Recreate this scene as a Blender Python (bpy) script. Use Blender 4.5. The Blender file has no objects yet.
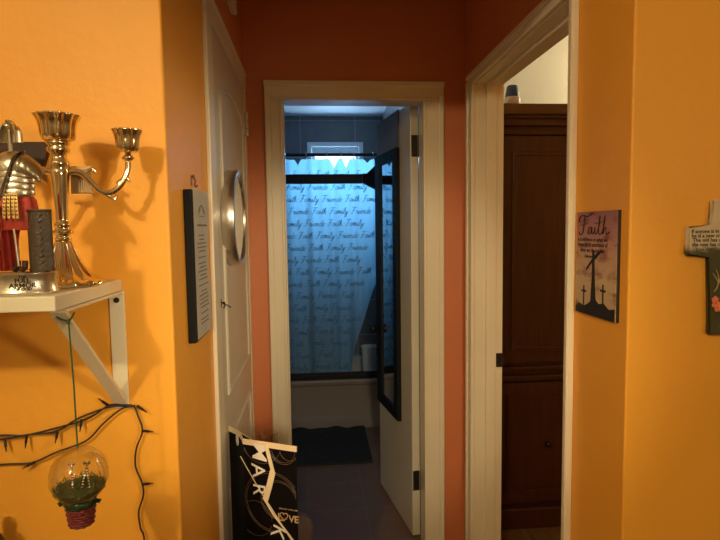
import bpy, bmesh, math, random
from mathutils import Vector, Matrix
random.seed(7)
C = bpy.context.scene.collection
PI = math.pi
sin, cos = math.sin, math.cos

# ------------------------------------------------------------------ materials
def mat(name, col, rough=.55, metal=0., bump=0., bscale=60., var=0., vscale=4., spec=.5, **kw):
    m = bpy.data.materials.new(name); m.use_nodes = True
    nt = m.node_tree; N = nt.nodes; L = nt.links
    b = N['Principled BSDF']
    b.inputs['Base Color'].default_value = (*col, 1)
    b.inputs['Roughness'].default_value = rough
    b.inputs['Metallic'].default_value = metal
    b.inputs['Specular IOR Level'].default_value = spec
    for k, v in kw.items(): b.inputs[k.replace('_', ' ')].default_value = v
    if bump or var:
        tc = N.new('ShaderNodeTexCoord')
    if bump:
        n = N.new('ShaderNodeTexNoise'); n.inputs['Scale'].default_value = bscale; n.inputs['Detail'].default_value = 4
        L.new(tc.outputs['Object'], n.inputs['Vector'])
        bp = N.new('ShaderNodeBump'); bp.inputs['Strength'].default_value = bump; bp.inputs['Distance'].default_value = .004
        L.new(n.outputs['Fac'], bp.inputs['Height']); L.new(bp.outputs['Normal'], b.inputs['Normal'])
    if var:
        n2 = N.new('ShaderNodeTexNoise'); n2.inputs['Scale'].default_value = vscale; n2.inputs['Detail'].default_value = 6
        L.new(tc.outputs['Object'], n2.inputs['Vector'])
        r = N.new('ShaderNodeValToRGB')
        r.color_ramp.elements[0].position = .3; r.color_ramp.elements[1].position = .7
        r.color_ramp.elements[0].color = (*[c*(1-var) for c in col], 1)
        r.color_ramp.elements[1].color = (*[min(1, c*(1+var)) for c in col], 1)
        L.new(n2.outputs['Fac'], r.inputs['Fac']); L.new(r.outputs['Color'], b.inputs['Base Color'])
    return m

def wood(name, a, b_, rough=.4, scale=(1, 1, 12), coat=0.):
    m = bpy.data.materials.new(name); m.use_nodes = True
    nt = m.node_tree; N = nt.nodes; L = nt.links; b = N['Principled BSDF']
    tc = N.new('ShaderNodeTexCoord'); mp = N.new('ShaderNodeMapping'); mp.inputs['Scale'].default_value = scale
    n = N.new('ShaderNodeTexNoise'); n.inputs['Scale'].default_value = 5; n.inputs['Detail'].default_value = 8
    r = N.new('ShaderNodeValToRGB'); r.color_ramp.elements[0].position = .35; r.color_ramp.elements[1].position = .65
    r.color_ramp.elements[0].color = (*a, 1); r.color_ramp.elements[1].color = (*b_, 1)
    L.new(tc.outputs['Object'], mp.inputs['Vector']); L.new(mp.outputs['Vector'], n.inputs['Vector'])
    L.new(n.outputs['Fac'], r.inputs['Fac']); L.new(r.outputs['Color'], b.inputs['Base Color'])
    b.inputs['Roughness'].default_value = rough; b.inputs['Coat Weight'].default_value = coat
    return m

def tile(name, c1, c2, grout, w, h, off=(0, 0, 0), rot=(0, 0, 0), rough=.35):
    m = bpy.data.materials.new(name); m.use_nodes = True
    nt = m.node_tree; N = nt.nodes; L = nt.links; b = N['Principled BSDF']
    tc = N.new('ShaderNodeTexCoord'); mp = N.new('ShaderNodeMapping')
    mp.vector_type = 'POINT'; mp.inputs['Location'].default_value = off; mp.inputs['Rotation'].default_value = rot
    br = N.new('ShaderNodeTexBrick'); br.offset = 0; br.squash = 1
    br.inputs['Scale'].default_value = 1; br.inputs['Brick Width'].default_value = w; br.inputs['Row Height'].default_value = h
    br.inputs['Mortar Size'].default_value = .003; br.inputs['Color1'].default_value = (*c1, 1)
    br.inputs['Color2'].default_value = (*c2, 1); br.inputs['Mortar'].default_value = (*grout, 1)
    L.new(tc.outputs['Object'], mp.inputs['Vector']); L.new(mp.outputs['Vector'], br.inputs['Vector'])
    n = N.new('ShaderNodeTexNoise'); n.inputs['Scale'].default_value = 9; n.inputs['Detail'].default_value = 5
    L.new(tc.outputs['Object'], n.inputs['Vector'])
    mx = N.new('ShaderNodeMix'); mx.data_type = 'RGBA'; mx.blend_type = 'MULTIPLY'; mx.inputs['Factor'].default_value = .5
    L.new(br.outputs['Color'], mx.inputs['A']); L.new(n.outputs['Color'], mx.inputs['B'])
    L.new(mx.outputs['Result'], b.inputs['Base Color']); b.inputs['Roughness'].default_value = rough
    return m

def glassy(name, tint, gloss=.12, rough=.03):
    m = bpy.data.materials.new(name); m.use_nodes = True
    nt = m.node_tree; N = nt.nodes; L = nt.links; N.remove(N['Principled BSDF']); out = N['Material Output']
    t = N.new('ShaderNodeBsdfTransparent'); t.inputs['Color'].default_value = (*tint, 1)
    g = N.new('ShaderNodeBsdfGlossy'); g.inputs['Roughness'].default_value = rough
    lw = N.new('ShaderNodeLayerWeight'); lw.inputs['Blend'].default_value = .35
    mu = N.new('ShaderNodeMath'); mu.operation = 'MULTIPLY_ADD'; mu.inputs[1].default_value = .55; mu.inputs[2].default_value = gloss*.3
    L.new(lw.outputs['Facing'], mu.inputs[0])
    mx = N.new('ShaderNodeMixShader'); L.new(mu.outputs[0], mx.inputs['Fac'])
    L.new(t.outputs[0], mx.inputs[1]); L.new(g.outputs[0], mx.inputs[2]); L.new(mx.outputs[0], out.inputs['Surface'])
    return m

def curtain_mat():
    m = bpy.data.materials.new('curtain_fabric'); m.use_nodes = True
    nt = m.node_tree; N = nt.nodes; L = nt.links; N.remove(N['Principled BSDF']); out = N['Material Output']
    t = N.new('ShaderNodeBsdfTranslucent'); d = N.new('ShaderNodeBsdfDiffuse')
    w = N.new('ShaderNodeTexNoise'); w.inputs['Scale'].default_value = 130
    tc = N.new('ShaderNodeTexCoord'); L.new(tc.outputs['Object'], w.inputs['Vector'])
    r = N.new('ShaderNodeValToRGB'); r.color_ramp.elements[0].color = (.30, .66, .88, 1); r.color_ramp.elements[1].color = (.37, .75, .97, 1)
    L.new(w.outputs['Fac'], r.inputs['Fac']); L.new(r.outputs['Color'], t.inputs['Color'])
    d.inputs['Color'].default_value = (.36, .55, .68, 1)
    mx = N.new('ShaderNodeMixShader'); mx.inputs['Fac'].default_value = .45
    L.new(t.outputs[0], mx.inputs[1]); L.new(d.outputs[0], mx.inputs[2]); L.new(mx.outputs[0], out.inputs['Surface'])
    return m

def sky_plaque_mat():
    m = bpy.data.materials.new('printed_sunset_sky'); m.use_nodes = True
    nt = m.node_tree; N = nt.nodes; L = nt.links; b = N['Principled BSDF']
    tc = N.new('ShaderNodeTexCoord'); sp = N.new('ShaderNodeSeparateXYZ'); L.new(tc.outputs['Generated'], sp.inputs[0])
    r = N.new('ShaderNodeValToRGB'); e = r.color_ramp.elements
    e[0].position = 0; e[0].color = (.55, .40, .22, 1); e[1].position = 1; e[1].color = (.33, .13, .13, 1)
    for p, c in [(.35, (.62, .46, .26)), (.6, (.55, .33, .2)), (.8, (.45, .22, .18))]:
        x = e.new(p); x.color = (*c, 1)
    L.new(sp.outputs['Z'], r.inputs['Fac'])
    mp = N.new('ShaderNodeMapping'); mp.inputs['Scale'].default_value = (1, 9, 22); L.new(tc.outputs['Object'], mp.inputs['Vector'])
    n = N.new('ShaderNodeTexNoise'); n.inputs['Scale'].default_value = 1.6; n.inputs['Detail'].default_value = 5
    L.new(mp.outputs['Vector'], n.inputs['Vector'])
    k = N.new('ShaderNodeValToRGB'); k.color_ramp.elements[0].position = .5; k.color_ramp.elements[1].position = .68
    L.new(n.outputs['Fac'], k.inputs['Fac'])
    mx = N.new('ShaderNodeMix'); mx.data_type = 'RGBA'; mx.inputs['B'].default_value = (.24, .055, .03, 1)
    L.new(k.outputs['Color'], mx.inputs['Factor']); L.new(r.outputs['Color'], mx.inputs['A'])
    L.new(mx.outputs['Result'], b.inputs['Base Color']); b.inputs['Roughness'].default_value = .4
    return m

ORANGE = (.88, .405, .04)
def cross_mat():
    m = bpy.data.materials.new('painted_resin'); m.use_nodes = True
    nt = m.node_tree; N = nt.nodes; L = nt.links; b = N['Principled BSDF']
    tc = N.new('ShaderNodeTexCoord'); sp = N.new('ShaderNodeSeparateXYZ'); L.new(tc.outputs['Object'], sp.inputs[0])
    n = N.new('ShaderNodeTexNoise'); n.inputs['Scale'].default_value = 60; n.inputs['Detail'].default_value = 5; L.new(tc.outputs['Object'], n.inputs['Vector'])
    a = N.new('ShaderNodeMath'); a.operation = 'MULTIPLY_ADD'; a.inputs[1].default_value = .035; L.new(n.outputs['Fac'], a.inputs[0]); L.new(sp.outputs['Z'], a.inputs[2])
    r = N.new('ShaderNodeValToRGB'); e = r.color_ramp.elements
    e[0].position = .190; e[0].color = (.065, .060, .018, 1); e[1].position = .206; e[1].color = (.62, .50, .32, 1)
    L.new(a.outputs[0], r.inputs['Fac']); L.new(r.outputs['Color'], b.inputs['Base Color']); b.inputs['Roughness'].default_value = .5
    bp = N.new('ShaderNodeBump'); bp.inputs['Strength'].default_value = .4; bp.inputs['Distance'].default_value = .003
    L.new(n.outputs['Fac'], bp.inputs['Height']); L.new(bp.outputs['Normal'], b.inputs['Normal'])
    return m

M = {
 'orange': mat('orange_wall_paint', ORANGE, .5, bump=.25, bscale=45, var=.03, vscale=3),
 'terra': mat('red_hall_walls', (.64, .21, .08), .5, bump=.25, bscale=45, var=.03, vscale=3),  # redder tone than the front wall orange, used along the hallway
 'cream': mat('cream_trim_paint', (.82, .74, .56), .35, bump=.12, bscale=25, var=.04),
 'door': mat('beige_door_paint', (.66, .60, .48), .3, bump=.1, bscale=20, var=.03),
 'shelf': mat('white_shelf_paint', (.80, .74, .56), .35),
 'white': mat('white_paint', (.75, .75, .75), .5),
 'ceil': mat('ceiling_paint', (.78, .76, .7), .8),
 'living': mat('tan_living_paint', (.40, .34, .25), .7),
 'bedroom': mat('beige_bedroom_paint', (.72, .66, .5), .7, bump=.1),
 'tilewall': tile('grey_wall_tile', (.20, .19, .19), (.215, .205, .20), (.48, .46, .45), .456, .30, off=(.097+4.56, 1.266-.3, 0), rot=(-PI/2, 0, 0)),
 'tilefloor': tile('dark_floor_tile', (.27, .155, .095), (.29, .17, .105), (.32, .22, .155), .30, .30, off=(.06, .0, 0), rough=.5),
 'woodfloor': wood('brown_floor_boards', (.10, .05, .02), (.2, .11, .05), .4, (8, 1, 1)),
 'darkwood': wood('dark_mahogany', (.040, .010, .005), (.062, .016, .008), .4, (14, 14, 1), .1),
 'darkwood2': wood('dark_walnut', (.022, .007, .004), (.04, .012, .006), .6, (4, 4, 14)),
 'cornice': wood('lamplit_cornice_wood', (.13, .085, .045), (.17, .11, .06), .4, (1, 12, 12)),  # armoire wood lightened, lamplight on the cornice put into the colour
 'brass': mat('polished_brass_silver', (.78, .66, .42), .10, 1.),
 'silver': mat('brushed_silver', (.72, .66, .52), .3, 1., bump=.1, bscale=200),
 'satin': mat('satin_silver', (.74, .70, .64), .28, 1.),
 'chrome': mat('chrome', (.75, .73, .70), .12, 1.),
 'mirror': mat('mirror_glass', (.80, .84, .86), .015, 1.),
 'mirrordark': mat('dimmed_mirror', (.52, .50, .48), .06, 1.),  # glass colour darkened to grey the reflection, no wear meant
 'hook': mat('bronze_hook', (.16, .075, .035), .4, .4),
 'black': mat('black_frame', (.006, .007, .009), .55, spec=.2),
 'blackmetal': mat('black_metal', (.012, .014, .02), .4, .3),
 'hinge': mat('dark_bronze_hinge', (.05, .04, .035), .4, .8),
 'tub': mat('white_tub_enamel', (.36, .32, .29), .25),
 'mat': mat('charcoal_bath_mat', (.03, .032, .036), .95, bump=.8, bscale=220),
 'greyboard': mat('grey_board', (.16, .17, .19), .6),
 'curtain': curtain_mat(),
 'print': mat('dark_blue_print', (.15, .33, .47), .8),
 'glass': glassy('clear_glass', (.97, .97, .95)),
 'pane': glassy('window_pane', (.95, .97, 1), .05),
 'plastic': glassy('clear_plastic', (.985, .975, .97), .10, .06),
 'green': mat('green_string', (.02, .09, .03), .6),
 'foil': mat('green_foil', (.018, .055, .018), .3, .4),
 'moss': mat('green_tinsel', (.07, .095, .025), .4, var=.5, vscale=90),
 'basket': mat('red_wicker', (.17, .018, .016), .5, bump=.6, bscale=300),
 'bead': mat('silver_bead', (.8, .78, .7), .1, 1.),
 'wire': mat('black_wire', (.012, .01, .01), .5),
 'bulb': mat('dark_mini_bulb', (.02, .015, .015), .15),
 'bag': mat('glossy_black_bag', (.006, .005, .006), .45, bump=.2, bscale=14, spec=.12),
 'bagrim': mat('cream_bag_edge', (.92, .76, .50), .45),
 'bagwhite': mat('white_bag_print', (.92, .88, .80), .4),
 'bagpink': mat('pale_gold_print', (.62, .42, .24), .4),
 'baggold': mat('thin_gold_lines', (.16, .10, .05), .3),
 'ribbon': mat('cream_ribbon', (.92, .78, .52), .5),
 'mauve': mat('mauve_fabric', (.11, .075, .075), .85, bump=.4, bscale=180),
 'stool': wood('stool_wood', (.15, .08, .03), (.25, .14, .06)),
 'paper': mat('ivory_paper', (.92, .86, .74), .7, var=.05, vscale=20),
 'ink': mat('dark_ink', (.03, .022, .02), .7),
 'greyink': mat('grey_ink', (.22, .19, .16), .7),
 'sil': mat('black_silhouette', (.012, .008, .007), .5),
 'sky': sky_plaque_mat(),
 'resincream': mat('cream_resin', (.55, .46, .30), .5, var=.1, vscale=40),
 'resincross': cross_mat(),
 'resingreen': mat('dark_green_resin', (.075, .07, .022), .5, bump=.5, bscale=120, var=.35, vscale=50),
 'coral': mat('coral_flower', (.75, .20, .09), .5),
 'lily': mat('pale_green_line', (.38, .30, .12), .5),
 'red': mat('red_cloth', (.40, .035, .018), .55, bump=.5, bscale=60, var=.25, vscale=40),
 'leather': mat('dark_brown_leather', (.05, .018, .010), .45),
 'shield': mat('dark_embossed_shield', (.06, .04, .024), .45, bump=.35, bscale=220),
 'gold': mat('gold_studs', (.80, .58, .22), .25, 1.),
 'tagm': mat('ribbed_tan_metal', (.42, .30, .16), .4, .5),
 'bluecap': mat('blue_plastic', (.035, .085, .20), .4),
 'offwhite': mat('off_white_plastic', (.62, .64, .62), .4),
 'paleblue': mat('pale_blue_plastic', (.62, .74, .80), .4),
}

# ------------------------------------------------------------------ mesh helpers
def new(): return bmesh.new()

def box(bm, lo, hi, bev=0., mtx=None):
    x0, y0, z0 = lo; x1, y1, z1 = hi
    vs = [bm.verts.new(Vector(p)) for p in [(x0,y0,z0),(x1,y0,z0),(x1,y1,z0),(x0,y1,z0),(x0,y0,z1),(x1,y0,z1),(x1,y1,z1),(x0,y1,z1)]]
    fs = [bm.faces.new([vs[i] for i in f]) for f in [(0,3,2,1),(4,5,6,7),(0,1,5,4),(1,2,6,5),(2,3,7,6),(3,0,4,7)]]
    if bev:
        es = list({e for f in fs for e in f.edges})
        r = bmesh.ops.bevel(bm, geom=es, offset=bev, segments=2, affect='EDGES', profile=.5)
        vs = list({v for f in r['faces'] for v in f.verts} | {v for v in vs if v.is_valid})
    if mtx:
        for v in vs: v.co = mtx @ v.co
    return bm

def prism(bm, pts, z0, z1, bev=0.):
    a = [bm.verts.new((x, y, z0)) for x, y in pts]; b = [bm.verts.new((x, y, z1)) for x, y in pts]
    n = len(pts)
    bm.faces.new(a[::-1]); bm.faces.new(b)
    for i in range(n): bm.faces.new((a[i], a[(i+1) % n], b[(i+1) % n], b[i]))
    return bm

def slab(bm, pts, fr, t):
    """polygon pts (u,v) on frame fr, extruded by t along its normal"""
    a = [bm.verts.new(fr @ Vector((u, v, 0))) for u, v in pts]; b = [bm.verts.new(fr @ Vector((u, v, t))) for u, v in pts]
    n = len(pts)
    bm.faces.new(a[::-1]); bm.faces.new(b)
    for i in range(n): bm.faces.new((a[i], a[(i+1) % n], b[(i+1) % n], b[i]))
    return bm

def lathe(bm, prof, c=(0, 0, 0), n=32, flute=0., nf=12, sx=1., sy=1., mtx=None, f0=0, f1=None):
    rings = []
    for k, (r, z) in enumerate(prof):
        ring = []
        for i in range(n):
            a = 2*PI*i/n
            rr = r
            if flute and k >= f0 and (f1 is None or k <= f1): rr = r*(1+flute*cos(nf*a))
            p = Vector((c[0]+rr*cos(a)*sx, c[1]+rr*sin(a)*sy, c[2]+z))
            if mtx: p = mtx @ p
            ring.append(bm.verts.new(p))
        rings.append(ring)
    for a, b in zip(rings, rings[1:]):
        for i in range(n): bm.faces.new((a[i], a[(i+1) % n], b[(i+1) % n], b[i]))
    if prof[0][0] > 1e-6: bm.faces.new(rings[0][::-1])
    if prof[-1][0] > 1e-6: bm.faces.new(rings[-1])
    return bm

def smooth_path(pts, n=6):
    """Catmull-Rom through pts"""
    P = [Vector(p) for p in pts]
    if len(P) < 3: return P
    P = [2*P[0]-P[1]] + P + [2*P[-1]-P[-2]]
    out = []
    for i in range(1, len(P)-2):
        for k in range(n):
            t = k/n
            out.append(.5*((2*P[i]) + (-P[i-1]+P[i+1])*t + (2*P[i-1]-5*P[i]+4*P[i+1]-P[i+2])*t*t + (-P[i-1]+3*P[i]-3*P[i+1]+P[i+2])*t**3))
    out.append(P[-2]); return out

def tube(bm, pts, r, n=8, r1=None):
    P = [Vector(p) for p in pts]; m = len(P); rings = []
    up = Vector((0, 0, 1)); prev = None
    for i, p in enumerate(P):
        t = (P[min(i+1, m-1)]-P[max(i-1, 0)]).normalized()
        if prev is None:
            a = t.cross(up)
            if a.length < 1e-3: a = t.cross(Vector((1, 0, 0)))
        else:
            a = prev-t*prev.dot(t)
        a.normalize(); prev = a; b = t.cross(a)
        rad = r if not callable(r) else r(i/(m-1))
        if r1 is not None: rad = r+(r1-r)*i/(m-1)
        rings.append([bm.verts.new(p+(a*cos(2*PI*k/n)+b*sin(2*PI*k/n))*rad) for k in range(n)])
    for a, b in zip(rings, rings[1:]):
        for i in range(n): bm.faces.new((a[i], a[(i+1) % n], b[(i+1) % n], b[i]))
    bm.faces.new(rings[0][::-1]); bm.faces.new(rings[-1])
    return bm

def band(bm, pts, w, t, side):
    """flat strap along pts, width w along `side`, thickness t"""
    P = [Vector(p) for p in pts]; s = Vector(side).normalized(); m = len(P); rows = []
    for i, p in enumerate(P):
        d = (P[min(i+1, m-1)]-P[max(i-1, 0)]).normalized(); nrm = d.cross(s).normalized()
        rows.append([bm.verts.new(p+s*a*w/2+nrm*b*t/2) for a, b in ((-1,-1),(1,-1),(1,1),(-1,1))])
    for a, b in zip(rows, rows[1:]):
        for i in range(4): bm.faces.new((a[i], a[(i+1) % 4], b[(i+1) % 4], b[i]))
    bm.faces.new(rows[0][::-1]); bm.faces.new(rows[-1])
    return bm

def ball(bm, c, r, n=12, s=(1, 1, 1)):
    bmesh.ops.create_uvsphere(bm, u_segments=n, v_segments=max(6, n*2//3), radius=1,
        matrix=Matrix.Translation(Vector(c)) @ Matrix.Diagonal((r*s[0], r*s[1], r*s[2], 1)))
    return bm

def frame(o, u, v):
    u = Vector(u).normalized(); v = Vector(v).normalized(); n = u.cross(v)
    m = Matrix((u, v, n)).transposed().to_4x4(); m.translation = Vector(o); return m

def text(bm, body, size, fr, align='LEFT', shear=0., ext=.0004, bold=0., fn=None, space=1.):
    cu = bpy.data.curves.new('t', 'FONT'); cu.body = body; cu.size = size; cu.align_x = align
    cu.extrude = ext; cu.shear = shear; cu.offset = bold; cu.resolution_u = 3; cu.space_character = space
    o = bpy.data.objects.new('t', cu); C.objects.link(o); bpy.context.view_layer.update()
    me = bpy.data.meshes.new_from_object(o.evaluated_get(bpy.context.evaluated_depsgraph_get()))
    n0 = len(bm.verts); bm.from_mesh(me); bm.verts.ensure_lookup_table()
    for v in bm.verts[n0:]: v.co = fn(v.co) if fn else fr @ v.co
    bpy.data.objects.remove(o); bpy.data.curves.remove(cu); bpy.data.meshes.remove(me)
    return bm

def wpos(o):
    p = Vector((0, 0, 0))
    while o: p += o.location; o = o.parent
    return p

def obj(name, bm, m, parent=None, smooth=False, label=None, world=True, loc=None):
    """links bm as one object; world=True: bm is in world coordinates"""
    o = bpy.data.objects.new(name, bpy.data.meshes.new(name)); C.objects.link(o)
    if parent: o.parent = parent
    off = Vector((0, 0, 0))
    if parent is not None and world: off = wpos(parent)
    if parent is None and loc is not None:
        o.location = loc
        off = Vector(loc) if world else off
    if off.length: bmesh.ops.translate(bm, verts=bm.verts, vec=-off)
    bmesh.ops.recalc_face_normals(bm, faces=bm.faces)
    bm.to_mesh(o.data); bm.free()
    o.data.materials.append(M[m])
    if smooth:
        for p in o.data.polygons: p.use_smooth = True
        if smooth != 'all': o.data.set_sharp_from_angle(angle=math.radians(40))
    if label: o['label'] = label
    return o

def tag(o, label, cat, group=None, kind=None):
    o['label'] = label; o['category'] = cat
    if group: o['group'] = group
    if kind: o['kind'] = kind
    return o

def thing(name, label, cat, loc=(0, 0, 0), rotz=0, group=None, kind=None):
    o = bpy.data.objects.new(name, None); C.objects.link(o); o.empty_display_size = .05
    o.location = loc; o.rotation_euler = (0, 0, rotz)
    return tag(o, label, cat, group, kind)

def struct(name, bm, m, label, cat, **k):
    return tag(obj(name, bm, m, **k), label, cat, kind='structure')

# ------------------------------------------------------------------ layout
XL, XR, YF, YB = -.2745, .6466, 1.072, 2.30
T = .10; H = 2.42
RX = .762                     # bedroom side of the right hall wall
LX0, LX1, LY0 = -2.2, 3.4, -2.6

def arc(cx, cy, r, a0, a1, n=5):
    return [(cx+r*cos(a0+(a1-a0)*i/n), cy+r*sin(a0+(a1-a0)*i/n)) for i in range(n+1)]

# ---- shell
r = .005
prof = [(LX0, YF)] + arc(XL-r, YF+r, r, -PI/2, 0) + [(XL, 1.545), (XL-T, 1.545), (XL-T, YF+T), (LX0, YF+T)]
b = new(); prism(b, prof, 0, H)
struct('wall_front_left', b, 'orange', 'orange painted wall behind the shelf turning into the hallway', 'wall')
prof = arc(XR+r, YF+r, r, PI, 1.5*PI)[::1] + [(LX1, YF), (LX1, YF+T), (RX, YF+T), (RX, 1.322), (XR, 1.322)]
b = new(); prism(b, prof, 0, H)
struct('wall_front_right', b, 'orange', 'orange painted wall behind the crosses turning into the hallway', 'wall')
b = new(); box(b, (XL+.001, YF+.004, 2.06), (XR-.001, YF+T, H))
struct('wall_header', b, 'orange', 'orange header above the hallway opening', 'wall')
b = new(); box(b, (XL-T, 2.25, 0), (XL, YB, H)); box(b, (XL-T, 1.545, 2.0), (XL, 2.25, H))
struct('wall_hall_left', b, 'terra', 'orange hallway wall around the closed beige door', 'wall')
b = new(); box(b, (XR, 2.167, 0), (RX, YB, H)); box(b, (XR, 1.322, 2.015), (RX, 2.167, H))
struct('wall_hall_right', b, 'terra', 'orange hallway wall around the bedroom doorway', 'wall')
b = new()
box(b, (XL-T, YB, 0), (-.131, YB+T, H)); box(b, (.479, YB, 0), (RX, YB+T, H)); box(b, (-.131, YB, 1.982), (.479, YB+T, H))
struct('wall_hall_end', b, 'terra', 'orange red hallway end wall around the bathroom doorway', 'wall')

b = new(); box(b, (LX0-.1, LY0-.1, -.1), (LX1+.1, YB+T/2, 0))
struct('floor', b, 'woodfloor', 'brown board floor of living room and hallway', 'floor')
b = new(); box(b, (LX0-.1, LY0-.1, H), (LX1+.1, YB+T/2, H+.1))
struct('ceiling', b, 'ceil', 'white ceiling of living room and hallway', 'ceiling')
b = new(); box(b, (LX0-.1, LY0-.1, 0), (LX0, YF+T, H)); struct('wall_left', b, 'living', 'tan left wall of the living room', 'wall')
b = new(); box(b, (LX1, LY0-.1, 0), (LX1+.1, YF+T, H)); struct('wall_right', b, 'living', 'tan right wall of the living room', 'wall')
b = new(); box(b, (LX0, LY0-.1, 0), (LX1, LY0, H)); struct('wall_back', b, 'living', 'tan living room wall behind the viewer', 'wall')

# bedroom
b = new(); box(b, (RX, YB+T, 0), (.79, 3.3, 2.6)); struct('wall_bedroom_left', b, 'bedroom', 'beige bedroom wall beside the armoire', 'wall')
b = new(); box(b, (.70, 3.3, 0), (3.5, 3.4, 2.6)); struct('wall_bedroom_back', b, 'bedroom', 'beige bedroom wall seen above the dark armoire', 'wall')
b = new(); box(b, (3.4, YF+T, 0), (3.5, 3.3, 2.6)); struct('wall_bedroom_right', b, 'bedroom', 'beige far right bedroom wall', 'wall')
b = new(); box(b, (RX, YB+T/2, -.1), (3.5, 3.4, 0)); box(b, (LX1+.1, YF+T, -.1), (3.5, YB+T/2, 0)); struct('floor_bedroom', b, 'woodfloor', 'brown board floor of the bedroom', 'floor')
b = new(); box(b, (RX+.03, YB+T/2, 2.6), (3.5, 3.4, 2.7)); struct('ceiling_bedroom', b, 'ceil', 'white bedroom ceiling', 'ceiling')

# bathroom
BX0, BX1, BY = -.95, .58, 4.60
CZ = 2.37
WX0, WX1, WZ0, WZ1 = -.041, .424, 1.66, 2.158
b = new()
box(b, (BX0-T, BY, 0), (WX0, BY+.12, H)); box(b, (WX1, BY, 0), (BX1+T, BY+.12, H))
box(b, (WX0, BY, 0), (WX1, BY+.12, WZ0)); box(b, (WX0, BY, WZ1), (WX1, BY+.12, H))
struct('wall_bathroom_back', b, 'tilewall', 'dark grey tiled bathroom wall around the small window', 'wall')
side = M['tilewall'].copy(); side.name = 'grey_side_tile'; M['tileside'] = side
side.node_tree.nodes['Mapping'].inputs['Rotation'].default_value = (-PI/2, 0, -PI/2) 
mpn = side.node_tree.nodes['Mapping']
mpn.inputs['Rotation'].default_value = (0, -PI/2, -PI/2); mpn.inputs['Location'].default_value = (.1, .2, 0)
b = new(); box(b, (BX1, YB+T, 0), (RX, BY, H)); struct('wall_bathroom_right', b, 'tileside', 'dark grey tiled bathroom wall behind the open door', 'wall')
b = new(); box(b, (BX0-T, YB+T, 0), (BX0, BY, H)); struct('wall_bathroom_left', b, 'tileside', 'dark grey tiled left bathroom wall', 'wall')
b = new(); box(b, (BX0-T, YB, 0), (XL-T, YB+T, H)); struct('wall_bathroom_front', b, 'white', 'bathroom wall beside its doorway', 'wall')
b = new(); box(b, (BX0-T, YB+T/2, -.1), (RX, BY+.12, 0)); struct('floor_bathroom', b, 'tilefloor', 'dark brown grey tiled bathroom floor', 'floor')
b = new(); box(b, (BX0-T, YB+T/2, CZ), (RX, BY+.0, CZ+.1)); struct('ceiling_bathroom', b, 'white', 'white bathroom ceiling glowing blue in window light', 'ceiling')

# ---- bathroom window
w = thing('window_1', 'small white framed bathroom window above the shower curtain', 'window', (.19, BY, WZ0), kind='structure')
def ring_frame(bm, x0, x1, z0, z1, wd, y0, y1, bev=.003):
    box(bm, (x0, y0, z0), (x0+wd, y1, z1), bev); box(bm, (x1-wd, y0, z0), (x1, y1, z1), bev)
    box(bm, (x0+wd, y0, z0), (x1-wd, y1, z0+wd), bev); box(bm, (x0+wd, y0, z1-wd), (x1-wd, y1, z1), bev)
b = new(); ring_frame(b, WX0, WX1, WZ0, WZ1, .035, BY-.012, BY+.10); obj('window_frame', b, 'white', w)
b = new(); ring_frame(b, WX0+.036, WX1-.036, WZ0+.036, WZ1-.036, .03, BY+.03, BY+.075); box(b, (WX0+.066, BY+.035, 2.045), (WX1-.066, BY+.07, WZ1-.066)); obj('window_sash', b, 'white', w)
b = new(); box(b, (WX0+.066, BY+.05, WZ0+.066), (WX1-.066, BY+.054, 2.045)); obj('pane', b, 'pane', w)

# ---- trims
t1 = thing('trim_1', 'cream door casing around the bathroom doorway', 'door casing', (.17, YB, 0), kind='structure')
def casing_profile(bm, x0, x1, z0, z1, y, horiz=False, inner=1):
    """stepped board on the hall end wall, protruding towards -y"""
    box(bm, (x0, y-.016, z0), (x1, y, z1), .002)
b = new(); box(b, (-.190, YB-.015, 0), (-.118, YB, 1.968), .002); box(b, (-.190, YB-.021, 0), (-.166, YB-.014, 1.99), .004); box(b, (-.130, YB-.019, 0), (-.118, YB-.014, 1.968), .003); obj('casing_board', b, 'cream', t1)
b = new(); box(b, (.465, YB-.015, 0), (.552, YB, 1.968), .002); box(b, (.530, YB-.021, 0), (.552, YB-.014, 1.99), .004); box(b, (.465, YB-.019, 0), (.477, YB-.014, 1.968), .003); obj('casing_board', b, 'cream', t1)
b = new(); box(b, (-.190, YB-.015, 1.968), (.552, YB, 2.043), .002); box(b, (-.192, YB-.023, 2.022), (.554, YB-.014, 2.045), .004); box(b, (-.166, YB-.019, 1.968), (.53, YB-.014, 1.980), .003); obj('head_board', b, 'cream', t1)
b = new(); box(b, (-.131, YB, 0), (-.120, YB+T, 1.968)); box(b, (.468, YB, 0), (.479, YB+T, 1.968)); box(b, (-.131, YB, 1.968), (.479, YB+T, 1.982))
box(b, (-.120, YB+.03, 0), (-.114, YB+.06, 1.962)); obj('jamb', b, 'cream', t1)

t2 = thing('trim_2', 'cream door casing around the closed beige hallway door', 'door casing', (XL, 1.9, 0), kind='structure')
b = new(); box(b, (XL, 1.462, 0), (XL+.012, 1.542, 2.0), .003); obj('casing_board', b, 'cream', t2)
b = new(); box(b, (XL, 2.246, 0), (XL+.010, 2.299, 2.0), .003); obj('casing_board', b, 'cream', t2)
b = new(); box(b, (XL, 1.462, 2.0), (XL+.011, 2.299, 2.062), .003); box(b, (XL, 1.458, 2.058), (XL+.015, 2.299, 2.072), .003); obj('head_board', b, 'cream', t2)

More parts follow.
